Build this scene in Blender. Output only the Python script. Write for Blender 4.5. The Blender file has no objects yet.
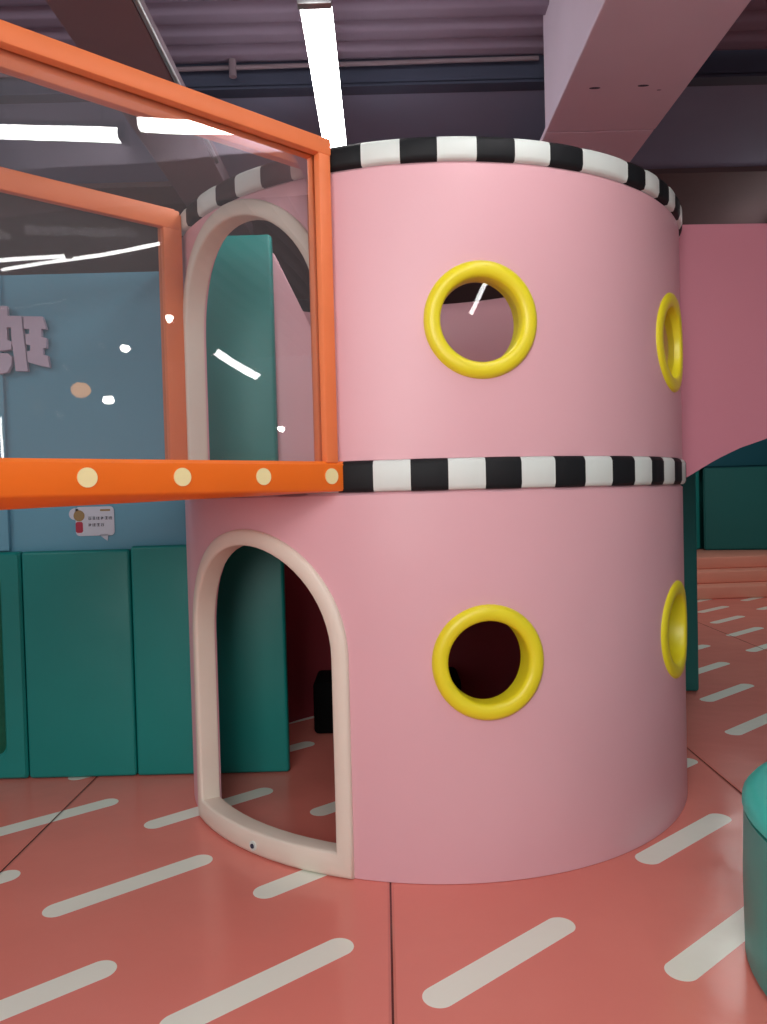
import bpy, bmesh, math, random
from mathutils import Vector, Matrix
random.seed(4)
PI = math.pi
scene = bpy.context.scene
COL = scene.collection

# ------------------------------------------------------------------ helpers
def srgb(r, g, b):
    f = lambda c: (c/255/12.92) if c/255 <= 0.04045 else ((c/255+0.055)/1.055)**2.4
    return (f(r), f(g), f(b), 1)

def mat(name, col, rough=.5, spec=.5, bump=None, var=None, metal=0.0, coat=0.0):
    """bump = list of (scale, strength, distance); var = (scale, amount) brightness mottling"""
    m = bpy.data.materials.new(name); m.use_nodes = True
    nt = m.node_tree; p = nt.nodes['Principled BSDF']
    p.inputs['Base Color'].default_value = col
    p.inputs['Roughness'].default_value = rough
    p.inputs['Specular IOR Level'].default_value = spec
    p.inputs['Metallic'].default_value = metal
    p.inputs['Coat Weight'].default_value = coat
    tc = nt.nodes.new('ShaderNodeTexCoord')
    if var:
        n = nt.nodes.new('ShaderNodeTexNoise'); n.inputs['Scale'].default_value = var[0]
        n.inputs['Detail'].default_value = 4
        nt.links.new(tc.outputs['Object'], n.inputs['Vector'])
        mx = nt.nodes.new('ShaderNodeMix'); mx.data_type = 'RGBA'
        k = var[1]
        mx.inputs[6].default_value = tuple(c*(1-k) for c in col[:3])+(1,)
        mx.inputs[7].default_value = tuple(min(1, c*(1+k)) for c in col[:3])+(1,)
        nt.links.new(n.outputs['Fac'], mx.inputs[0])
        nt.links.new(mx.outputs[2], p.inputs['Base Color'])
    prev = None
    for (sc, st, di) in (bump or []):
        n = nt.nodes.new('ShaderNodeTexNoise'); n.inputs['Scale'].default_value = sc
        n.inputs['Detail'].default_value = 2
        nt.links.new(tc.outputs['Object'], n.inputs['Vector'])
        b = nt.nodes.new('ShaderNodeBump'); b.inputs['Strength'].default_value = st
        b.inputs['Distance'].default_value = di
        nt.links.new(n.outputs['Fac'], b.inputs['Height'])
        if prev: nt.links.new(prev.outputs['Normal'], b.inputs['Normal'])
        prev = b
    if prev: nt.links.new(prev.outputs['Normal'], p.inputs['Normal'])
    return m

def emis(name, col, s):
    m = bpy.data.materials.new(name); m.use_nodes = True
    p = m.node_tree.nodes['Principled BSDF']
    p.inputs['Base Color'].default_value = (.8, .8, .8, 1)
    p.inputs['Emission Color'].default_value = col
    p.inputs['Emission Strength'].default_value = s
    return m

def clear_sheet(name, tint, haze, hazecol, wave=0.0, refl=1.0):
    m = bpy.data.materials.new(name); m.use_nodes = True
    nt = m.node_tree; nt.nodes.clear()
    out = nt.nodes.new('ShaderNodeOutputMaterial')
    tr = nt.nodes.new('ShaderNodeBsdfTransparent'); tr.inputs[0].default_value = tint
    df = nt.nodes.new('ShaderNodeBsdfDiffuse'); df.inputs[0].default_value = hazecol
    gl = nt.nodes.new('ShaderNodeBsdfGlossy'); gl.inputs['Roughness'].default_value = .015
    fr = nt.nodes.new('ShaderNodeFresnel'); fr.inputs['IOR'].default_value = 1.5
    m1 = nt.nodes.new('ShaderNodeMixShader'); m1.inputs[0].default_value = haze
    m2 = nt.nodes.new('ShaderNodeMixShader')
    mul = nt.nodes.new('ShaderNodeMath'); mul.operation = 'MULTIPLY'; mul.inputs[1].default_value = refl
    nt.links.new(fr.outputs[0], mul.inputs[0])
    nt.links.new(tr.outputs[0], m1.inputs[1]); nt.links.new(df.outputs[0], m1.inputs[2])
    nt.links.new(mul.outputs[0], m2.inputs[0]); nt.links.new(m1.outputs[0], m2.inputs[1])
    nt.links.new(gl.outputs[0], m2.inputs[2]); nt.links.new(m2.outputs[0], out.inputs[0])
    if wave:
        tc = nt.nodes.new('ShaderNodeTexCoord')
        n = nt.nodes.new('ShaderNodeTexNoise'); n.inputs['Scale'].default_value = 2.0
        n.inputs['Detail'].default_value = 0.0
        b = nt.nodes.new('ShaderNodeBump'); b.inputs['Strength'].default_value = 1
        b.inputs['Distance'].default_value = wave
        nt.links.new(tc.outputs['Object'], n.inputs['Vector'])
        nt.links.new(n.outputs['Fac'], b.inputs['Height'])
        nt.links.new(b.outputs['Normal'], gl.inputs['Normal'])
    return m

def tagit(o, label=None, cat=None, group=None, kind=None):
    if label: o['label'] = label
    if cat: o['category'] = cat
    if group: o['group'] = group
    if kind: o['kind'] = kind
    return o

def empty(name, loc=(0, 0, 0), rz=0, **k):
    o = bpy.data.objects.new(name, None); COL.objects.link(o)
    o.location = loc; o.rotation_euler = (0, 0, rz); o.empty_display_size = .1
    return tagit(o, **k)

def obj(name, bm, mats, parent=None, loc=(0, 0, 0), rz=0, smooth=35, recalc=True, **k):
    if recalc: bmesh.ops.recalc_face_normals(bm, faces=bm.faces)
    me = bpy.data.meshes.new(name); bm.to_mesh(me); bm.free()
    for m in (mats if isinstance(mats, (list, tuple)) else [mats]): me.materials.append(m)
    if smooth:
        for p in me.polygons: p.use_smooth = True
        me.set_sharp_from_angle(angle=math.radians(smooth))
    o = bpy.data.objects.new(name, me); COL.objects.link(o)
    o.location = loc; o.rotation_euler = (0, 0, rz)
    if parent: o.parent = parent
    return tagit(o, **k)

def box(bm, x0, x1, y0, y1, z0, z1, bev=0, seg=2, mi=0):
    r = bmesh.ops.create_cube(bm, size=1)
    vs = r['verts']
    for v in vs:
        v.co = Vector(((x0+x1)/2+v.co.x*(x1-x0), (y0+y1)/2+v.co.y*(y1-y0), (z0+z1)/2+v.co.z*(z1-z0)))
    fs = set(f for v in vs for f in v.link_faces)
    for f in fs: f.material_index = mi
    if bev:
        es = list({e for v in vs for e in v.link_edges})
        bmesh.ops.bevel(bm, geom=es, offset=bev, segments=seg, affect='EDGES', profile=.5)

def nb(): return bmesh.new()

def prism(bm, pts, y0, y1, mi=0, plane='xz'):
    """extrude polygon pts (a,b) between y0,y1"""
    def P(a, b, c):
        return (a, c, b) if plane == 'xz' else (a, b, c)
    A = [bm.verts.new(P(a, b, y0)) for a, b in pts]
    B = [bm.verts.new(P(a, b, y1)) for a, b in pts]
    n = len(pts)
    fs = [bm.faces.new(A), bm.faces.new(B[::-1])]
    for i in range(n):
        fs.append(bm.faces.new((A[i], A[(i+1) % n], B[(i+1) % n], B[i])))
    for f in fs: f.material_index = mi

def rotring(bm, rings, closed_u=True, closed_v=True, mi=0):
    V = [[bm.verts.new(p) for p in r] for r in rings]
    nu, nv = len(V), len(V[0])
    for i in range(nu if closed_u else nu-1):
        for j in range(nv if closed_v else nv-1):
            f = bm.faces.new((V[i][j], V[(i+1) % nu][j], V[(i+1) % nu][(j+1) % nv], V[i][(j+1) % nv]))
            f.material_index = mi(i, j) if callable(mi) else mi
    return V

def cylz(bm, x, y, z0, z1, r, n=24, bev=0, mi=0, r2=None):
    r2 = r if r2 is None else r2
    A = [bm.verts.new((x+r*math.cos(2*PI*i/n), y+r*math.sin(2*PI*i/n), z0)) for i in range(n)]
    B = [bm.verts.new((x+r2*math.cos(2*PI*i/n), y+r2*math.sin(2*PI*i/n), z1)) for i in range(n)]
    bm.faces.new(A[::-1]).material_index = mi; bm.faces.new(B).material_index = mi
    for i in range(n): bm.faces.new((A[i], A[(i+1) % n], B[(i+1) % n], B[i])).material_index = mi

def tube(bm, p0, p1, r, n=12, mi=0):
    p0, p1 = Vector(p0), Vector(p1); d = (p1-p0).normalized()
    a = d.orthogonal().normalized(); b = d.cross(a)
    A = [bm.verts.new(p0+r*(a*math.cos(2*PI*i/n)+b*math.sin(2*PI*i/n))) for i in range(n)]
    B = [bm.verts.new(p1+r*(a*math.cos(2*PI*i/n)+b*math.sin(2*PI*i/n))) for i in range(n)]
    bm.faces.new(A[::-1]).material_index = mi; bm.faces.new(B).material_index = mi
    for i in range(n): bm.faces.new((A[i], A[(i+1) % n], B[(i+1) % n], B[i])).material_index = mi

# ------------------------------------------------------------------ camera
F, PITCH, ROLL, H = 751.44, -0.024822, -0.025615, 1.5
Fv = Vector((0, math.cos(PITCH), math.sin(PITCH)))
U0 = Vector((0, -math.sin(PITCH), math.cos(PITCH))); R0 = Vector((1, 0, 0))
c, s = math.cos(ROLL), math.sin(ROLL)
Rr = c*R0+s*U0; Uu = -s*R0+c*U0
cam = bpy.data.cameras.new('camera'); co = bpy.data.objects.new('camera', cam); COL.objects.link(co)
M = Matrix((Rr, Uu, -Fv)).transposed().to_4x4(); M.translation = Vector((0, 0, H))
co.matrix_world = M
cam.sensor_fit = 'VERTICAL'; cam.sensor_height = 24; cam.lens = 24*F/1024
cam.clip_start = .05
scene.camera = co

# ------------------------------------------------------------------ materials
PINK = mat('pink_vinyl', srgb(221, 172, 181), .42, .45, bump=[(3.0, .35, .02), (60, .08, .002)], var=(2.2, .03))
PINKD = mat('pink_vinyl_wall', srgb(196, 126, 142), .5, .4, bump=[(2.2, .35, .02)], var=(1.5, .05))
PINKSH = mat('pink_vinyl_shaded', srgb(150, 58, 66), .6, .3, bump=[(3, .3, .02)])  # inner face of the pink lower wall, its shade put into the colour
YEL = mat('yellow_vinyl', srgb(230, 218, 38), .35, .5, bump=[(14, .25, .01)])
CREAM = mat('cream_vinyl', srgb(224, 214, 200), .45, .45, bump=[(9, .3, .012), (40, .1, .003)], var=(4, .04))
BLK = mat('black_vinyl', srgb(22, 25, 28), .6, .25, bump=[(20, .15, .005)])
WHT = mat('white_vinyl', srgb(212, 222, 218), .5, .5, bump=[(20, .15, .005)])
ORG = mat('orange_vinyl', srgb(238, 116, 28), .4, .5, bump=[(8, .25, .01)], var=(5, .05))
ORW = mat('orange_painted_wood', srgb(230, 126, 74), .5, .4, bump=[(25, .15, .004)], var=(6, .08))
DOT = mat('cream_dot', srgb(236, 226, 170), .5, .4)
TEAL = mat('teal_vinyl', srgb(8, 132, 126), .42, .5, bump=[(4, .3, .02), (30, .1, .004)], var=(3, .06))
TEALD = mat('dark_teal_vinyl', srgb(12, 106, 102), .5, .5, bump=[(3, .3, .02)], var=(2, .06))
TEALL = mat('light_teal_vinyl', srgb(52, 190, 178), .4, .5, bump=[(5, .3, .02)], var=(3, .05))
TEALB = mat('blue_teal_vinyl', srgb(30, 98, 112), .6, .4)
TEALM = mat('mid_teal_vinyl', srgb(64, 160, 150), .4, .5, bump=[(5, .3, .02)], var=(3, .05))
GRN = mat('green_net', srgb(14, 88, 66), .7, .3, bump=[(60, .5, .01)], var=(30, .3))
BLUE = mat('blue_paint', srgb(104, 164, 186), .7, .3, bump=[(30, .1, .003)], var=(1.2, .06))
CEIL = mat('mauve_ceiling', srgb(122, 110, 128), .8, .2, bump=[(8, .3, .01)], var=(2, .12))
BEAM = mat('mauve_beam', srgb(190, 176, 192), .75, .2, bump=[(20, .1, .003)], var=(2.5, .08))
BEAMD = mat('dark_mauve_beam', srgb(116, 102, 110), .8, .2, var=(2, .12))
DARK = mat('dark_steel', srgb(54, 58, 76), .7, .3, var=(3, .2))
SOFF = mat('grey_soffit', srgb(118, 124, 148), .8, .2, var=(.9, .25))
SOFB = mat('brown_soffit', srgb(88, 70, 72), .8, .2, var=(1.5, .25))
STEP = mat('salmon_carpet', srgb(236, 160, 138), .8, .2, bump=[(90, .2, .004)], var=(3, .06))
METAL = mat('grey_metal', srgb(150, 150, 152), .35, .5, metal=.8)
CHAR = mat('charcoal_shade', srgb(9, 9, 10), .9, .1)  # flat black for the shade low inside the tower
LILAC = mat('lilac_reflection', srgb(196, 180, 198), .6, .3, var=(20, .06))  # colour of the reflected sign character
STK = mat('sticker_paper', srgb(196, 210, 222), .5, .4)
INK = mat('sticker_ink', srgb(24, 34, 58), .6, .3)
TAN = mat('sticker_tan', srgb(150, 132, 92), .6, .3)
RED = mat('sticker_red', srgb(170, 60, 80), .6, .3)
TUBE = emis('led_white', (1, .99, .97, 1), 20)
TUBES = emis('led_white_slim', (1, .99, .97, 1), 26)
ORL = emis('lantern_orange', (1, .42, .08, 1), 9)
BULB = emis('bulb_white', (1, .95, .88, 1), 60)
CLEAR = clear_sheet('clear_film', (.84, .85, .86, 1), .07, (.58, .60, .62, 1), wave=.005, refl=1.2)
CLEARB = clear_sheet('clear_film_far', (.90, .91, .92, 1), .05, (.58, .60, .62, 1), wave=.004, refl=.05)
PANE = clear_sheet('clear_pane', (.92, .90, .91, 1), .004, (.5, .5, .5, 1))

def floor_material():
    m = bpy.data.materials.new('printed_mat'); m.use_nodes = True
    nt = m.node_tree; L = nt.links; p = nt.nodes['Principled BSDF']
    def math_(op, a, b=None, c=None):
        n = nt.nodes.new('ShaderNodeMath'); n.operation = op
        for i, v in enumerate((a, b, c)):
            if v is None: continue
            if isinstance(v, (int, float)): n.inputs[i].default_value = v
            else: L.new(v, n.inputs[i])
        return n.outputs[0]
    tc = nt.nodes.new('ShaderNodeTexCoord'); sp = nt.nodes.new('ShaderNodeSeparateXYZ')
    L.new(tc.outputs['Object'], sp.inputs[0])
    x = math_('SUBTRACT', sp.outputs[0], .35); y = math_('SUBTRACT', sp.outputs[1], 2.372)
    u, v = (.757, .090), (.147, .710)
    det = u[0]*v[1]-u[1]*v[0]
    a = math_('ADD', math_('MULTIPLY', x, v[1]/det), math_('MULTIPLY', y, -v[0]/det))
    b = math_('ADD', math_('MULTIPLY', x, -u[1]/det), math_('MULTIPLY', y, u[0]/det))
    fa = math_('SUBTRACT', a, math_('ROUND', a)); fb = math_('SUBTRACT', b, math_('ROUND', b))
    lx = math_('ADD', math_('MULTIPLY', fa, u[0]), math_('MULTIPLY', fb, v[0]))
    ly = math_('ADD', math_('MULTIPLY', fa, u[1]), math_('MULTIPLY', fb, v[1]))
    an = math.radians(38.2); ca, sa = math.cos(an), math.sin(an)
    al = math_('ADD', math_('MULTIPLY', lx, ca), math_('MULTIPLY', ly, sa))
    ac = math_('ADD', math_('MULTIPLY', lx, -sa), math_('MULTIPLY', ly, ca))
    R = .051; HL = .332-R
    e = math_('MAXIMUM', math_('SUBTRACT', math_('ABSOLUTE', al), HL), 0.0)
    d = math_('SQRT', math_('ADD', math_('MULTIPLY', e, e), math_('MULTIPLY', ac, ac)))
    dash = math_('LESS_THAN', d, R)
    # seams between the mats
    per = math_('ADD', math_('MULTIPLY', math_('GREATER_THAN', sp.outputs[0], 0.0), .127), 1.585)
    sx = math_('DIVIDE', math_('ADD', sp.outputs[0], .010), per)
    sd = math_('ABSOLUTE', math_('MULTIPLY', math_('SUBTRACT', sx, math_('ROUND', sx)), per))
    seam = math_('LESS_THAN', sd, .0035)
    n1 = nt.nodes.new('ShaderNodeTexNoise'); n1.inputs['Scale'].default_value = 1.3; n1.inputs['Detail'].default_value = 4
    L.new(tc.outputs['Object'], n1.inputs['Vector'])
    base = nt.nodes.new('ShaderNodeMix'); base.data_type = 'RGBA'
    base.inputs[6].default_value = srgb(220, 124, 112); base.inputs[7].default_value = srgb(230, 142, 128)
    L.new(n1.outputs['Fac'], base.inputs[0])
    m1 = nt.nodes.new('ShaderNodeMix'); m1.data_type = 'RGBA'
    L.new(dash, m1.inputs[0]); L.new(base.outputs[2], m1.inputs[6]); m1.inputs[7].default_value = srgb(236, 242, 230)
    m2 = nt.nodes.new('ShaderNodeMix'); m2.data_type = 'RGBA'
    L.new(seam, m2.inputs[0]); L.new(m1.outputs[2], m2.inputs[6]); m2.inputs[7].default_value = srgb(96, 36, 34)
    L.new(m2.outputs[2], p.inputs['Base Color'])
    p.inputs['Roughness'].default_value = .20
    p.inputs['Specular IOR Level'].default_value = .45
    prev = None
    for sc, st, di in ((2.2, .5, .02), (9, .25, .006)):
        n = nt.nodes.new('ShaderNodeTexNoise'); n.inputs['Scale'].default_value = sc; n.inputs['Detail'].default_value = 2
        L.new(tc.outputs['Object'], n.inputs['Vector'])
        bp = nt.nodes.new('ShaderNodeBump'); bp.inputs['Strength'].default_value = st; bp.inputs['Distance'].default_value = di
        L.new(n.outputs['Fac'], bp.inputs['Height'])
        if prev: L.new(prev.outputs['Normal'], bp.inputs['Normal'])
        prev = bp
    bs = nt.nodes.new('ShaderNodeBump'); bs.inputs['Strength'].default_value = .8; bs.inputs['Distance'].default_value = .01
    g = math_('MINIMUM', math_('DIVIDE', sd, .012), 1.0)
    L.new(g, bs.inputs['Height']); L.new(prev.outputs['Normal'], bs.inputs['Normal'])
    L.new(bs.outputs['Normal'], p.inputs['Normal'])
    return m
FLOOR = floor_material()

# ------------------------------------------------------------------ setting
bm = nb(); box(bm, -4.2, 9, -4.5, 12.2, -.1, 0)
obj('floor', bm, FLOOR, smooth=0, kind='structure')

# ceiling: ribbed deck, then a lower flat soffit
bm = nb()
y = -4.5; P = .17
rows = []
while y < 4.16:
    for k in range(8):
        t = k/8
        h = .05*min(1.0, 1.45*math.sin(PI*t)) if t > 0 else 0
        rows.append((y+t*P, 3.9-h))
    y += P
rotring(bm, [[(-4.2, yy, zz), (9, yy, zz)] for yy, zz in rows], closed_u=False, closed_v=False)
obj('ceiling', bm, CEIL, smooth=50, recalc=False, kind='structure')
bm = nb(); box(bm, -4.2, 9, 4.262, 5.35, 3.735, 3.95)
obj('ceiling', bm, SOFF, smooth=0, kind='structure')
bm = nb(); box(bm, -4.2, 9, 5.35, 12.2, 3.70, 3.95)
obj('ceiling', bm, SOFB, smooth=0, kind='structure')
# transverse dark steel beam at the edge of the deck
bm = nb(); box(bm, -4.2, 9, 4.17, 4.25, 3.745, 4.0); box(bm, -4.2, 9, 4.17, 4.26, 3.73, 3.75)
obj('trim_1', bm, DARK, smooth=0, kind='structure')
bm = nb(); tube(bm, (-4, 4.12, 3.80), (.9, 4.12, 3.83), .012); tube(bm, (-.75, 4.10, 3.76), (-.75, 4.10, 3.9), .02)
obj('ceiling_pipe', bm, BEAMD, label='thin dark pipe running across under the ribbed ceiling deck', cat='pipe')
# big pale beam on the right, boxed in, with a joint and stains
bm = nb(); box(bm, .865, 1.42, -4.5, 3.84, 3.30, 3.9, bev=.006); box(bm, .867, 1.418, 3.846, 5.3, 3.30, 3.33, bev=.006)
obj('trim_2', bm, BEAM, smooth=0, kind='structure')
bm = nb(); box(bm, -1.17, -.86, -4.5, 5.3, 3.30, 3.40, bev=.006)
obj('trim_3', bm, BEAMD, smooth=0, kind='structure')
bm = nb(); tube(bm, (-.849, -4.5, 3.31), (-.849, 4.1, 3.31), .011)
obj('conduit', bm, METAL, parent=bpy.data.objects['trim_3'], label='thin grey conduit')
# stains on the pale beam
for (x, yy, w) in ((1.00, 3.43, .026), (1.215, 3.42, .026), (1.30, 3.46, .011)):
    bm = nb(); bmesh.ops.create_circle(bm, cap_ends=True, radius=1, segments=14)
    for v in bm.verts: v.co = Vector((v.co.x*w, v.co.y*w*.35, 0))
    obj('stain', bm, DARK, parent=bpy.data.objects['trim_2'], loc=(x, yy, 3.2995), smooth=0)

# blue painted partition wall on the left
bm = nb(); box(bm, -4.2, -.62, 4.09, 4.17, 0, 2.73, bev=.004); box(bm, -4.2, -2.03, 4.06, 4.09, 1.24, 2.73, bev=.004)
obj('wall_left', bm, BLUE, smooth=0, kind='structure')
# far wall and sides
bm = nb(); box(bm, -4.2, 9, 12.2, 12.3, 0, 3.95)
obj('wall_back', bm, TEALD, smooth=0, kind='structure')
bm = nb(); box(bm, 9, 9.1, -4.5, 12.3, 0, 3.95)
obj('wall_right', bm, BLUE, smooth=0, kind='structure')

# ------------------------------------------------------------------ wall pads
def pad(name, x0, x1, y0, y1, z0, z1, m, label, parent=None, bev=.018, cat='wall pad', group=None):
    bm = nb(); box(bm, x0, x1, y0, y1, z0, z1)
    bmesh.ops.bevel(bm, geom=list(bm.edges), offset=bev, segments=4, affect='EDGES', profile=.5)
    return obj(name, bm, m, label=label, cat=cat, group=group)
G = 'teal pads along the left wall'
pad('wall_pad', -1.955, -1.372, 4.03, 4.088, .004, 1.235, TEAL, 'wide teal wall pad in the middle of the left wall, below the speech bubble sticker', group=G)
pad('wall_pad', -1.368, -.545, 4.03, 4.088, .004, 1.25, TEAL, 'teal wall pad running behind the white framed arch of the pink tower', group=G)
pad('wall_pad', -1.00, -.56, 4.03, 4.088, 1.66, 2.895, TEAL, 'tall teal pad seen through the upper arch of the pink tower')
pad('wall_pad', -3.46, -2.73, 4.03, 4.088, .004, 1.235, TEAL, 'teal wall pad beyond the left edge, left of the netted opening', group=G)
# leftmost pad with an oblong opening backed by green netting
root = empty('wall_pad', (0, 0, 0), label='teal wall pad at the left edge with a rounded green netted opening', cat='wall pad', group=G)
bm = nb()
def rrect(x0, x1, z0, z1, r, n=6):
    pts = []
    for cx, cz, a0 in ((x1-r, z1-r, 0), (x0+r, z1-r, 90), (x0+r, z0+r, 180), (x1-r, z0+r, 270)):
        for k in range(n+1):
            a = math.radians(a0+90*k/n); pts.append((cx+r*math.cos(a), cz+r*math.sin(a)))
    return pts
outer = rrect(-2.72, -1.962, .004, 1.235, .02); inner = rrect(-2.60, -2.078, .13, 1.13, .06)
rotring(bm, [[(a, 4.088, b) for a, b in outer], [(a, 4.045, b) for a, b in outer],
             [(a*(1)+(.012 if a < -2.3 else -.012), 4.03, b+(.012 if b < .6 else -.012)) for a, b in outer],
             [(a+(-.012 if a < -2.3 else .012), 4.03, b+(-.012 if b < .6 else .012)) for a, b in inner],
             [(a, 4.045, b) for a, b in inner], [(a, 4.088, b) for a, b in inner]], closed_u=True)
obj('pad_frame', bm, TEAL, parent=root)
bm = nb(); prism(bm, inner, 4.075, 4.086); obj('netting', bm, GRN, parent=root, smooth=0)

# slanted pink panel inside the tower, seen through the upper arch
bm = nb(); prism(bm, [(-.60, 1.66), (-.20, 1.66), (-.20, 2.05), (-.40, 2.48), (-.56, 2.82), (-.60, 2.86)], 4.10, 4.15)
bmesh.ops.bevel(bm, geom=list(bm.edges), offset=.01, segments=3, affect='EDGES')
obj('slanted_panel', bm, PINK, label='pink panel with slanting top beside the teal pad inside the upper arch', cat='panel')

# ------------------------------------------------------------------ sticker and reflected letters built on the blue wall
Y0 = 4.086
def stick(px, py):   # pixel-free layout: sticker drawn on a 1x1 sheet placed on the wall
    return px, py
root = empty('wall_sticker', (-1.57, Y0, 1.385), label='small speech bubble sticker with two lines of writing on the blue wall', cat='sticker')
def circ(cx, cz, r, n=20, sx=1, sz=1): return [(cx+r*sx*math.cos(2*PI*k/n), cz+r*sz*math.sin(2*PI*k/n)) for k in range(n)]
bm = nb(); prism(bm, rrect(-.105, .105, -.075, .083, .022), -.0015, 0)
prism(bm, circ(-.108, .045, .032), -.0015, 0); prism(bm, [(.02, -.07), (.065, -.105), (.07, -.07)], -.0015, 0)
obj('bubble', bm, STK, parent=root, smooth=0)
bm = nb(); prism(bm, circ(-.085, .035, .030), -.003, -.0016)
obj('picture_head', bm, TAN, parent=root, smooth=0)
bm = nb(); prism(bm, rrect(-.105, -.066, -.058, .002, .012), -.003, -.0016)
obj('picture_body', bm, RED, parent=root, smooth=0)
bm = nb()
def glyph(x, z, s_, kind):
    st = {0: [(0, .8, 1, .92), (.42, 0, .58, 1), (0, .4, 1, .52), (0, 0, 1, .1)],
          1: [(0, .0, .14, .9), (.3, .78, 1, .9), (.3, .42, 1, .54), (.3, 0, 1, .12), (.58, 0, .72, .9)],
          2: [(0, .84, 1, .96), (.1, .5, .9, .62), (.1, 0, .24, .62), (.76, 0, .9, .62), (.1, 0, .9, .12)],
          3: [(.1, .0, .24, 1), (.1, .5, .95, .62), (.55, .1, .69, .95), (0, .2, .5, .3)]}[kind]
    for (a, b, c_, d_) in st:
        prism(bm, [(x+a*s_, z+b*s_), (x+c_*s_, z+b*s_), (x+c_*s_, z+d_*s_), (x+a*s_, z+d_*s_)], -.003, -.0016)
for i, kk in enumerate((2, 0, 1, 3, 0, 1)): glyph(-.035+i*.0225, .012, .017, kk)
obj('writing_line', bm, INK, parent=root, smooth=0); bm = nb()
for i, kk in enumerate((3, 1, 0, 2)): glyph(-.035+i*.0225, -.024, .017, kk)
obj('writing_line', bm, INK, parent=root, smooth=0); bm = nb()
prism(bm, rrect(.03, .085, .058, .068, .004), -.003, -.0016)
obj('small_mark', bm, TAN, parent=root, smooth=0)

root = empty('reflected_lettering', (0, 0, 0), label='mirrored sign character, a reflection built as pale lilac pieces on the blue wall', cat='lettering')  # reflection of a sign, modelled as solid letters on the wall
def Lp(cx, cy):
    px, py = cx/12.8, 300+cy/12.8
    x = -2.012+px*.00536-(340-py)*.00014; z = 1.5+(503-.0256*px-py)*4.03/751.4*1.0
    z += .0
    return (x, z)
def letter(name, polys):
    bm = nb()
    for pl in polys: prism(bm, [Lp(*q) for q in pl], 4.035, 4.06)
    obj(name, bm, LILAC, parent=root, smooth=0)
letter('reflected_character_piece', [[(290, 220), (530, 222), (550, 300), (568, 380), (505, 380), (500, 480), (565, 495), (555, 620), (510, 625), (510, 710), (570, 720), (578, 868), (450, 845), (310, 800), (302, 665), (350, 655), (352, 585), (300, 575), (300, 445), (350, 440), (352, 380), (285, 375)]])
letter('reflected_character_piece', [[(-320, 90), (85, 90), (85, 215), (-320, 215)], [(-320, 215), (262, 215), (268, 360), (-320, 360)],
        [(120, 360), (268, 360), (298, 915), (145, 915), (130, 640), (120, 520)],
        [(-320, 360), (65, 360), (65, 520), (120, 540), (105, 640), (0, 655), (-320, 660)],
        [(-320, 690), (60, 690), (108, 735), (95, 840), (40, 930), (-60, 950), (-320, 960)]])

# ------------------------------------------------------------------ the tower
CX, CY, R = .2513, 4.1259, 1.295
RI = 1.215
tower = empty('play_tower', (CX, CY, 0), label='two-storey round pink padded play tower with checkered bands and yellow portholes', cat='playhouse')
ZB0, ZB1, ZR0, ZR1 = 1.507, 1.625, 2.735, 2.822
D1, D2 = 230.1, 229.1           # bearings of the two arches
PB = (276.0, 325.6)             # bearings of the portholes
def cp(a_deg, r, z): a = math.radians(a_deg); return (r*math.cos(a), r*math.sin(a), z)

def shell(z0, z1):
    bm = nb(); n = 180; pr = [(RI, z0), (RI, z1), (R-.012, z1), (R, z1-.012), (R, z0+.003), (R-.004, z0)]
    rotring(bm, [[cp(i*360/n, r, z) for r, z in pr] for i in range(n)])
    bmesh.ops.recalc_face_normals(bm, faces=bm.faces)
    return bm
def mapped(bm, pts_fn_list, ang, r0, r1):
    """closed solid whose outline pts (s,z) is wrapped on the tower between radii r0 and r1"""
    A = [bm.verts.new(cp(ang+math.degrees(s_/1.31), r0, z)) for s_, z in pts_fn_list]
    B = [bm.verts.new(cp(ang+math.degrees(s_/1.31), r1, z)) for s_, z in pts_fn_list]
    n = len(A); bm.faces.new(A); bm.faces.new(B[::-1])
    for i in range(n): bm.faces.new((A[i], A[(i+1) % n], B[(i+1) % n], B[i]))
def arch_outline(w, spring, zb, n=28, rc=.0):
    pts = [(-w, zb), ]
    k0 = 6
    pts = [(-w+2*w*i/8, zb) for i in range(8)]
    pts += [(w, zb+(spring-zb)*i/6) for i in range(6)]
    pts += [(w*math.cos(PI*i/n), spring+w*math.sin(PI*i/n)) for i in range(n)]
    pts += [(-w, spring+(zb-spring)*i/6) for i in range(6)]
    return pts
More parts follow.
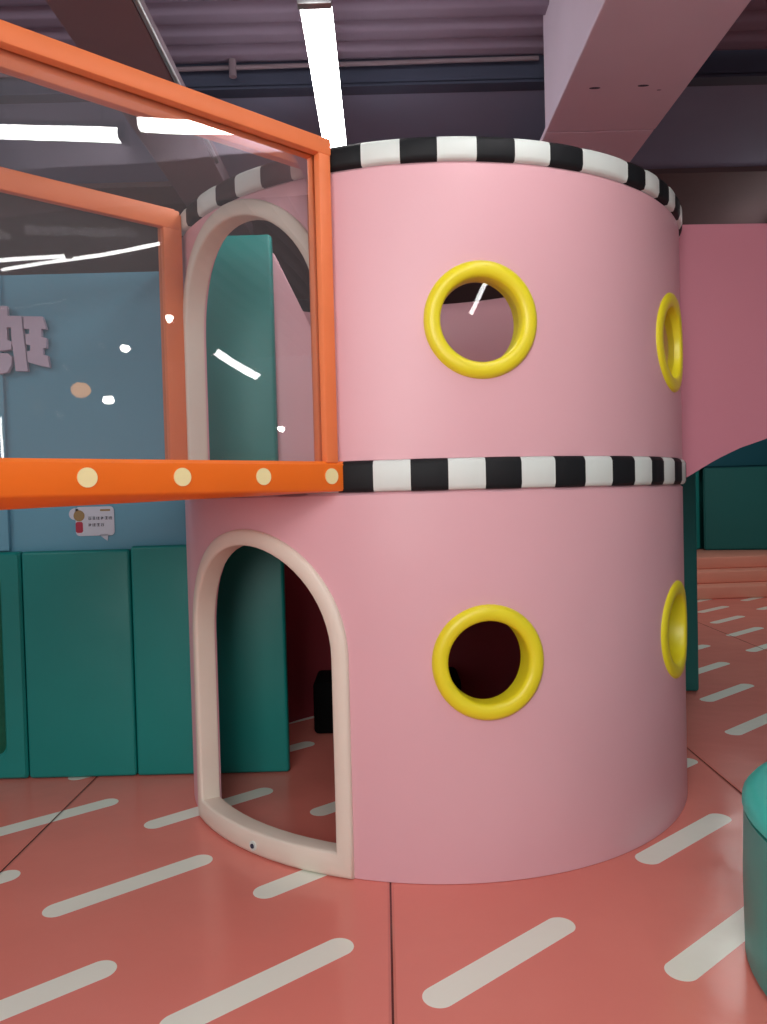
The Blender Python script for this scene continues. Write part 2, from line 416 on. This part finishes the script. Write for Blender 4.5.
def boolean(bm_main, cutters, name, m, parent, inner=None):
    me = bpy.data.meshes.new(name); bm_main.to_mesh(me); bm_main.free()
    o = bpy.data.objects.new(name, me); COL.objects.link(o)
    tmp = []
    for cbm in cutters:
        bmesh.ops.recalc_face_normals(cbm, faces=cbm.faces)
        cm = bpy.data.meshes.new('c'); cbm.to_mesh(cm); cbm.free()
        c_ = bpy.data.objects.new('c', cm); COL.objects.link(c_); tmp.append(c_)
        md = o.modifiers.new('b', 'BOOLEAN'); md.object = c_; md.operation = 'DIFFERENCE'; md.solver = 'EXACT'
    dg = bpy.context.evaluated_depsgraph_get(); dg.update()
    new = bpy.data.meshes.new_from_object(o.evaluated_get(dg)); new.name = name
    o.modifiers.clear(); o.data = new
    for c_ in tmp: bpy.data.objects.remove(c_)
    new.materials.clear(); new.materials.append(m)
    # custom normals: radial on the curved faces
    for p in new.polygons: p.use_smooth = True
    nrm = []
    for p in new.polygons:
        pn = p.normal
        for li in p.loop_indices:
            v = new.vertices[new.loops[li].vertex_index].co
            rd = Vector((v.x, v.y, 0)).normalized()
            cd = Vector((p.center.x, p.center.y, 0)).normalized()
            dd = pn.dot(cd)
            if dd > .97: nrm.append(rd)
            elif dd < -.97: nrm.append(-rd)
            else: nrm.append(pn.copy())
    new.normals_split_custom_set(nrm)
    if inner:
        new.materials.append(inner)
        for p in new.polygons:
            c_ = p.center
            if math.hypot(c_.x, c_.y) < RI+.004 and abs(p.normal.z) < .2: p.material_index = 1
    o.parent = parent
    return o
# cutters work in tower coordinates
def slot():
    b = nb(); box(b, -1.5, -.6, 4.02-CY, 4.18-CY, -.5, 3.0); return b
def door_cut(ang, spring, zb):
    b = nb(); mapped(b, arch_outline(.455, spring, zb), ang, 1.0, 1.5); return b
def port_cut(ang, z):
    b = nb(); mapped(b, circ(0, z, .182, 40), ang, 1.0, 1.5); return b
def hack_door_cut():
    b = nb(); mapped(b, arch_outline(.35, .55, -.2), 75, 1.0, 1.5); return b
boolean(shell(0.0, ZB0), [slot(), door_cut(D1, .865, -.2), port_cut(PB[0], .848), port_cut(PB[1], .850)], 'lower_wall', PINK, tower, PINKSH)
boolean(shell(ZB1, ZR0), [slot(), door_cut(D2, 2.218, 1.5), port_cut(PB[0], 2.142), port_cut(PB[1], 2.140)], 'upper_wall', PINK, tower)

# checkered bands: padded blocks, slightly pillowed at each stitch
def band(name, z0, z1, edges, first_black, skip=None):
    bm = nb()
    ns = 6
    rings = []; cols = []
    col = 1 if first_black else 0
    for i in range(len(edges)):
        a0 = edges[i]; a1 = edges[(i+1) % len(edges)]
        if a1 <= a0: a1 += 360
        for k in range(ns):
            t = k/ns; a = a0+(a1-a0)*t
            puff = .005*(1-abs(2*t-1)**6)
            ro = R+.012+puff; zz0, zz1 = z0, z1
            h = z1-z0
            rings.append([cp(a, RI+.0, zz0), cp(a, R+.004, zz0), cp(a, ro-.005, zz0+.006), cp(a, ro, zz0+.018), cp(a, ro, zz1-.018),
                          cp(a, ro-.006, zz1-.005), cp(a, R-.004, zz1+.002), cp(a, RI+.01, zz1), cp(a, RI, zz1-.01)])
            cols.append(col)
        col = 1-col
    def mi(i, j):
        a_ = math.degrees(math.atan2(rings[i][0][1], rings[i][0][0])) % 360
        return (2 if (a_ < 112 or a_ > 330) else 1) if j >= 7 else cols[i]
    rotring(bm, rings, mi=mi)
    return obj(name, bm, [WHT, BLK, PINK], parent=tower, smooth=60)
mid = [257.3, 263.6, 269.8, 276.0, 282.2, 288.4, 294.5, 300.7, 306.8, 312.4, 317.4]
e = 323.4
while e < 257.3+360-3: mid.append(e); e += (257.3+360-323.4)/47
mid = [m_ for m_ in mid]
# number of blocks must be even so that colours alternate round the ring
if len(mid) % 2: mid[-1:] = []
band('checkered_band', ZB0, ZB1, mid, False)
top = [211.7, 217.8, 224.9, 230.8, 237.2, 243.7, 250.1, 256.6, 263.1, 269.2, 275.7, 282.2, 288.6, 295.2, 306.2, 311.8, 317.3, 322.5, 326.8]
e = 332.5; st = (211.7+360-332.5)/39
while e < 211.7+360-1: top.append(e); e += st
if len(top) % 2: top.pop()
band('checkered_rim', ZR0, ZR1, top, True)

def door_frame(ang, spring, zb, zt_in, flat, name='door_frame'):
    """closed loop of padded cream moulding around an arch"""
    bm = nb(); wi, wo = .433, .501
    path = []
    n = 32; m_ = 10
    for i in range(m_): path.append(((-1+2*i/m_), 'b'))
    prof = [(.004, -.066), (0, .010), (.002, .019), (.007, .023), (.033, .025), (.056, .023), (.065, .018), (.068, .006), (.066, -.02), (.062, -.066)]
    rings = []
    def P(kind, t):
        ring = []
        for k, (w, d) in enumerate(prof):
            wd = wi+w
            if kind == 'b': s_, z = wd*t, zb+.10*(1-w/.068)
            elif kind == 'r': s_, z = wd, (zb+.10*(1-w/.068))+(spring-(zb+.10*(1-w/.068)))*t
            elif kind == 'a': s_, z = wd*math.cos(PI*t), spring+wd*math.sin(PI*t)
            else: s_, z = -wd, spring+((zb+.10*(1-w/.068))-spring)*t
            ring.append(cp(ang+math.degrees(s_/1.31), R+d, z))
        return ring
    for i in range(10): rings.append(P('b', -1+2*i/10))
    for i in range(6): rings.append(P('r', i/6))
    for i in range(n): rings.append(P('a', i/n))
    for i in range(6): rings.append(P('l', i/6))
    rotring(bm, rings)
    return obj(name, bm, CREAM, parent=tower, smooth=50)
df = door_frame(D1, .865, .003, 0, 0)
bm = nb(); tube(bm, (0, 0, -.004), (0, 0, .006), .020, 20, 0); tube(bm, (0, 0, .006), (0, 0, .010), .010, 12, 1)
o = obj('bolt_cap', bm, [WHT, DARK], parent=df)
a = math.radians(231.0); pos = Vector(cp(231.0, R+.023, .045)); out = Vector((math.cos(a), math.sin(a), 0))
o.rotation_mode = 'QUATERNION'; o.rotation_quaternion = out.to_track_quat('Z', 'Y'); o.location = pos
o['label'] = 'round white bolt cap'
door_frame(D2, 2.218, 1.515, 0, 0)

def porthole(ang, z, pane):
    bm = nb(); rings = []
    prof = [(.162, -.083), (.158, .000), (.160, .012), (.168, .021), (.186, .026), (.206, .023), (.218, .012), (.222, -.002), (.185, -.002), (.185, -.083)]
    n = 56
    for i in range(n):
        t = 2*PI*i/n; ring = []
        for rr, d in prof:
            s_, zz = rr*math.cos(t), z+rr*math.sin(t)
            ring.append(cp(ang+math.degrees(s_/1.31), R+(d*(.55 if ang > 300 and d > 0 else 1)), zz))
        rings.append(ring)
    rotring(bm, rings)
    o = obj('porthole_ring', bm, YEL, parent=tower, smooth=60)
    if pane:
        bm = nb(); v = [bm.verts.new((.152*math.cos(2*PI*i/40), .152*math.sin(2*PI*i/40), 0)) for i in range(40)]
        bm.faces.new(v)
        p_ = obj('window_pane', bm, PANE, parent=o, smooth=0)
        a = math.radians(ang); out = Vector((math.cos(a), math.sin(a), 0))
        p_.rotation_mode = 'QUATERNION'; p_.rotation_quaternion = out.to_track_quat('Z', 'Y')
        p_.location = (out.x*(R-.03), out.y*(R-.03), z)
    return o
porthole(PB[0], .848, False); porthole(PB[1], .850, False)
porthole(PB[0], 2.142, True); porthole(PB[1], 2.142, True)
# upper floor inside (stops at the padded partition)
bm = nb(); pts = []
for i in range(121):
    a = -PI+2*PI*i/120
    x_, y_ = (RI-.003)*math.cos(a), (RI-.003)*math.sin(a)
    if x_ < -.52 and y_ > 4.02-CY-.008: continue
    pts.append((x_, y_, a))
pts = [(p_[0], p_[1]) for p_ in pts]
# order: walks from -x around the front to the back; close over the partition corner
i0 = max(range(len(pts)), key=lambda i: pts[i][1] > 0 and pts[i][0] < -.45)
poly = []
for (x_, y_) in pts: poly.append((x_, y_))
poly.append((-.52, 4.02-CY-.01))
prism(bm, poly, 1.52, 1.612, plane='xy')
obj('upper_floor', bm, STEP, parent=tower, smooth=0)

# black block standing in for the shade on the tower floor
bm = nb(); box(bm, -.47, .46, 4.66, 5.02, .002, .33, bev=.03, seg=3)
obj('shade_block', bm, CHAR, label='low black block standing in for the shade inside the pink tower', cat='block')

# ------------------------------------------------------------------ the bridge
UX, UY = .7513, .66
ln = math.hypot(UX, UY); UX /= ln; UY /= ln
BR = math.atan2(-UY, -UX)       # local +x runs away from the tower, towards the viewer's left
O = Vector((-.16, 2.87))
bridge = empty('footbridge', (O.x, O.y, 0), rz=BR, label='orange framed bridge with clear side panels leading to the upper arch', cat='bridge')
# local frame: +x away from tower, +y = right of that direction ... compute which side is outward (viewer) side
nvec = Vector((UY, -UX))        # outward, towards the viewer's right
ly = Vector((-math.sin(BR), math.cos(BR)))
SG = 1 if ly.dot(nvec) > 0 else -1   # outward = SG * local y
LEN = 3.0
def side(off, sgn, x0, post_x, near):
    """one railing; off = local y of the outer face; sgn points outward"""
    o_ = off; i_ = off-sgn*.08
    ya, yb = min(o_, i_), max(o_, i_)
    # lower padded beam; its under edge droops a little away from the tower
    bm = nb(); N = 12; rings = []
    for k in range(N+1):
        x = x0+(LEN-x0)*k/N; dr = .03+.022*k/N*2 if near else .03
        zt, zb_ = 1.626, 1.513
        if near: drop = .001+.034*min(1, k/N*2.3)
        else: drop = 0
        pr = [(o_-sgn*.012, zt), (o_, zt-.012), (o_, zb_+.010), (o_-sgn*.008, zb_), (i_, zb_-drop), (i_, zt)]
        rings.append([(x, p_[0], p_[1]) for p_ in pr])
    V = rotring(bm, rings, closed_u=False); bm.faces.new(V[0]); bm.faces.new(V[-1][::-1])
    b_ = obj('side_beam', bm, ORG, parent=bridge, smooth=40)
    # cream dots
    if near:
        for x in DOTS:
            bm = nb(); tube(bm, (x, o_-sgn*.004, 1.5695), (x, o_+sgn*.0035, 1.5695), .030, 28)
            obj('round_dot', bm, DOT, parent=b_, smooth=30, label='round cream dot on the orange beam')
    # posts
    for px in (post_x, LEN-.05):
        e2 = 0 if near else .018
        bm = nb(); box(bm, px-.028-e2, px+.028+e2, min(o_-sgn*.0, o_-sgn*.034), max(o_-sgn*.0, o_-sgn*.034), 1.62, 2.80, bev=.006)
        box(bm, px-.022-e2, px+.034+e2, min(o_-sgn*.042, o_-sgn*.076), max(o_-sgn*.042, o_-sgn*.076), 1.62, 2.80, bev=.006)
        obj('post', bm, ORW, parent=bridge, smooth=30)
    bm = nb(); box(bm, post_x-.03, LEN, min(o_+sgn*.004, o_-sgn*.036), max(o_+sgn*.004, o_-sgn*.036), 2.774, 2.838, bev=.008)
    box(bm, post_x-.03, LEN, min(o_-sgn*.041, o_-sgn*.080), max(o_-sgn*.041, o_-sgn*.080), 2.728, 2.815, bev=.008)
    obj('top_rail', bm, ORW, parent=bridge, smooth=30)
    bm = nb(); vs = [bm.verts.new((x, o_-sgn*.0385, z)) for x, z in ((post_x-.02, 1.60), (LEN-.05, 1.60), (LEN-.05, 2.79), (post_x-.02, 2.79))]
    bm.faces.new(vs)
    obj('clear_panel', bm, CLEAR if near else CLEARB, parent=bridge, smooth=0, label='clear plastic side panel with wavy reflections')
DOTS = []
def local_x_at(px):             # along-bridge distance of the point whose bearing matches image column px at eye level
    k = (px-383.5-.0256*20)/F
    # (O.x - UX*t) = k*(O.y - UY*t)
    return (O.x-k*O.y)/(UX-k*UY)
DOTS = [local_x_at(q) for q in (333, 265, 184, 89)]
side(0.0, SG, -.068, .035, True)
side(-SG*1.02, -SG, .17, .185, False)
bm = nb(); box(bm, .02, LEN, min(-SG*.09, -SG*.93), max(-SG*.09, -SG*.93), 1.545, 1.615, bev=.004)
obj('deck', bm, STEP, parent=bridge, smooth=0)
for yy in (-SG*.05, -SG*.97):
    bm = nb(); box(bm, LEN-.09, LEN-.01, yy-.04, yy+.04, 0, 1.51, bev=.01)
    obj('support_leg', bm, ORW, parent=bridge, smooth=30)

# ------------------------------------------------------------------ right side
# pink wall joined to the tower with an arched underside
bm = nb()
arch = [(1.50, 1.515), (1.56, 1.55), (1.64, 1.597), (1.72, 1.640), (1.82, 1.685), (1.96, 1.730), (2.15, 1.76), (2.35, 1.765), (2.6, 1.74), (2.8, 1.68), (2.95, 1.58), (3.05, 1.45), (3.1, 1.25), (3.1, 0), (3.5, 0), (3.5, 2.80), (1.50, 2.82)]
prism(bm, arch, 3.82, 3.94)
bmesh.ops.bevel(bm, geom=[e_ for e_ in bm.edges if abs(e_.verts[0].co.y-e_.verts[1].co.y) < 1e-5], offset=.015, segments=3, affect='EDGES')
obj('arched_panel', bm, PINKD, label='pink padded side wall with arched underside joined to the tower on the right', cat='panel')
# teal end of a wall pad behind the tower
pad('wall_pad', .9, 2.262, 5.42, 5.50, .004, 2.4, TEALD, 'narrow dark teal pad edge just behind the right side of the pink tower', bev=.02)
# steps far back
rz = math.radians(4)
root = empty('steps', (3.2, 9.75, 0), rz=rz, label='wide salmon steps at the far end of the striped floor', cat='steps')
for i in range(3):
    bm = nb(); box(bm, 0, 4.6, i*.30, 2.0, i*.165, (i+1)*.165-.0015, bev=.02, seg=3)
    obj('step', bm, STEP, parent=root)
# far pads
def rpad(x, y, rz, w_, z0, z1, m, label, cat='wall pad'):
    bm = nb(); box(bm, 0, w_, 0, .08, z0, z1); bmesh.ops.bevel(bm, geom=list(bm.edges), offset=.02, segments=3, affect='EDGES')
    obj('wall_pad' if cat == 'wall pad' else 'panel', bm, m, loc=(x, y, 0), rz=rz, label=label, cat=cat)
rpad(4.3, 11.68, 0, .62, .50, 1.76, TEAL, 'narrow lighter teal pad above the far steps')
rpad(4.93, 11.55, math.radians(-12), 3.0, .50, 1.76, TEALD, 'long dark teal pad on the wall above the far steps')
rpad(4.3, 11.70, 0, 3.6, 1.77, 3.2, TEALB, 'blue-green panel above the long dark teal pad at the far end', 'panel')

# pouf
def lathe(bm, prof, n=64):
    rings = [[(r*math.cos(2*PI*i/n), r*math.sin(2*PI*i/n), z) for r, z in prof] for i in range(n)]
    V = rotring(bm, rings, closed_v=False)
    bm.faces.new([V[i][0] for i in range(n)][::-1]); bm.faces.new([V[i][-1] for i in range(n)])
root = empty('round_pouf', (1.70, 2.12, 0), label='round teal padded seat at the lower right edge of the floor', cat='seat')
bm = nb(); RP = .63
lathe(bm, [(RP-.02, .002), (RP, .02), (RP+.004, .25), (RP, .475)]); obj('side', bm, TEALM, parent=root, smooth=40)
bm = nb(); lathe(bm, [(RP-.01, .476), (RP+.004, .490), (RP+.002, .510), (RP-.012, .528), (RP-.04, .537), (RP-.3, .545), (.05, .548)]); obj('cushion_top', bm, TEALL, parent=root, smooth=40)

# ------------------------------------------------------------------ lamps
def batten(p0, p1, label, wd=1.0, hang=True):
    p0, p1 = Vector(p0), Vector(p1); L_ = (p1-p0).length
    r_ = empty('led_batten', (p0+p1)/2, label=label, cat='ceiling light', group='white LED battens')
    d = (p1-p0).normalized()
    if abs(d.z) > .95: r_.rotation_euler = (PI/2, 0, math.radians(-60))
    else:
        r_.rotation_mode = 'QUATERNION'
        xx = d.cross(Vector((0, 0, 1))).normalized(); zz = xx.cross(d)
        r_.rotation_quaternion = Matrix((xx, d, zz)).transposed().to_quaternion()
    k = wd
    bm = nb(); box(bm, -.05*k, .05*k, -L_/2, L_/2, .035*k, .075*k, bev=.004*k); obj('housing', bm, METAL, parent=r_, smooth=30)
    bm = nb(); prof = [(-.062, .034), (-.062, .01), (-.05, -.012), (-.025, -.022), (.025, -.022), (.05, -.012), (.062, .01), (.062, .034)]
    prism(bm, [(a*k, b*k) for a, b in prof], -L_/2+.02, L_/2-.02); obj('diffuser', bm, TUBE if k > .9 else TUBES, parent=r_, smooth=60)
    for s_ in (-1, 1):
        bm = nb(); box(bm, -.066*k, .066*k, s_*L_/2-.02, s_*L_/2+.02, -.028*k, .078*k, bev=.006*k); obj('end_cap', bm, METAL, parent=r_, smooth=30)
        if abs(d.z) < .1:
            bm = nb(); tube(bm, (0, s_*L_*.35, .075*k), (0, s_*L_*.35, 3.86-p0.z), .004, 6); obj('hanger', bm, METAL, parent=r_)
    if abs(d.z) >= .1:
        q = (r_.rotation_quaternion.to_matrix() if r_.rotation_mode == 'QUATERNION' else r_.rotation_euler.to_matrix()).transposed()
        top_ = max(p0, p1, key=lambda v: v.z)-(p0+p1)/2; up = Vector((0, 0, 3.86-(p0.z+p1.z)/2-top_.z))
        bm = nb(); tube(bm, q @ top_, q @ (top_+up), .004, 6); obj('hanger', bm, METAL, parent=r_)
    return r_
Z = 3.39
batten((-.215, 2.93, 3.40), (-.215, 4.20, 3.40), 'glowing white LED batten hanging behind the top of the pink tower')
batten((.60, .95, Z), (.77, 1.62, Z), 'white LED batten mirrored as the left wavy streak in the bridge panel', .85)
batten((.66, 1.74, Z), (.84, 2.55, Z), 'white LED batten mirrored as the short wavy streak near the bridge rail', .8)
batten((2.30, -.5, Z), (2.40, .42, Z), 'white LED batten mirrored as the lower thin streak in the bridge panel', .35)
batten((2.55, -.3, Z), (2.38, 1.11, Z), 'white LED batten mirrored as the thin streak reaching the orange far post', .3)
batten((2.06, -2.1, Z), (1.76, -.72, Z), 'white LED batten mirrored as the slanted line in the upper porthole', .35)
batten((-1.6, -1.6, Z), (-1.6, -.4, Z), 'white LED batten hanging behind the viewer on the left')
batten((4.75, 8.6, Z), (4.85, 10.4, Z), 'white LED batten hanging over the far end of the striped floor')
batten((3.3, 5.4, Z), (3.3, 6.6, Z), 'white LED batten hanging over the floor behind the arched pink wall')
batten((5.03, .62, 3.17), (5.28, .99, 2.87), 'tilted white LED batten mirrored as the slanted streak over the teal pad', 1.1)
batten((3.92, -1.24, 2.34), (3.92, -1.24, 1.90), 'upright white LED batten mirrored at the left edge of the bridge panel', .6)
for i, (p_, lb, m_, rr) in enumerate([((4.73, .18, 3.48), 'small round spotlight mirrored on the orange far post', BULB, .045), ((5.4, -.7, 3.30), 'small round spotlight mirrored high in the bridge panel', BULB, .05), ((7.1, -1.8, 2.86), 'small round spotlight mirrored low in the bridge panel', BULB, .06), ((6.34, .83, 2.36), 'small round spotlight mirrored at the edge of the teal pad', BULB, .045),
        ((6.1, -1.56, 2.86), 'dim orange lantern mirrored in the bridge panel', ORL, .10)]):
    r_ = empty('spotlight' if m_ == BULB else 'lantern', p_, label=lb, cat='spotlight' if m_ == BULB else 'lantern')
    bm = nb(); bmesh.ops.create_uvsphere(bm, u_segments=16, v_segments=10, radius=rr); obj('bulb', bm, m_, parent=r_)
    bm = nb(); tube(bm, (0, 0, rr*.6), (0, 0, rr+.05), .035, 12); tube(bm, (0, 0, rr+.05), (0, 0, 3.88-p_[2]), .006, 6); obj('holder', bm, METAL, parent=r_)

def area(name, loc, size, e_, col, rot=(0, 0, 0), sy=None):
    l = bpy.data.lights.new(name, 'AREA'); l.energy = e_; l.color = col; l.size = size
    if sy: l.shape = 'RECTANGLE'; l.size_y = sy
    o = bpy.data.objects.new(name, l); COL.objects.link(o); o.location = loc; o.rotation_euler = rot
    return o
def aim(o, t): o.rotation_euler = (Vector(t)-o.location).to_track_quat('-Z', 'Y').to_euler()
aim(area('fill_light', (-1.4, -3.2, 2.7), 2.4, 135, (1, .99, .95)), (0, 3.2, 1.0))  # added fill behind the viewer, no fixture there; brightens the tower front
aim(area('fill_light', (.0, -.7, 3.75), 1.8, 62, (1, .99, .96)), (0, 3.4, .4))  # added overhead fill without a fixture, for tower and front floor
aim(area('fill_light', (3.8, 7.6, 3.6), 1.2, 24, (1, .99, .96)), (3.8, 8.2, 0))  # added fill brightening the far floor and steps
aim(area('fill_light', (-3.4, 1.6, 3.2), 1.0, 14, (1, 1, .97)), (-1.5, 4, 1.5))  # weak added fill towards the left wall

w = bpy.data.worlds.new('world'); scene.world = w; w.use_nodes = True
bg = w.node_tree.nodes['Background']; bg.inputs[0].default_value = (.52, .50, .54, 1); bg.inputs[1].default_value = .6
scene.view_settings.view_transform = 'Standard'
scene.view_settings.look = 'None'
scene.view_settings.exposure = 0
scene.cycles.max_bounces = 8
scene.cycles.transparent_max_bounces = 12
scene.cycles.use_denoising = True
scene.cycles.sample_clamp_indirect = 4
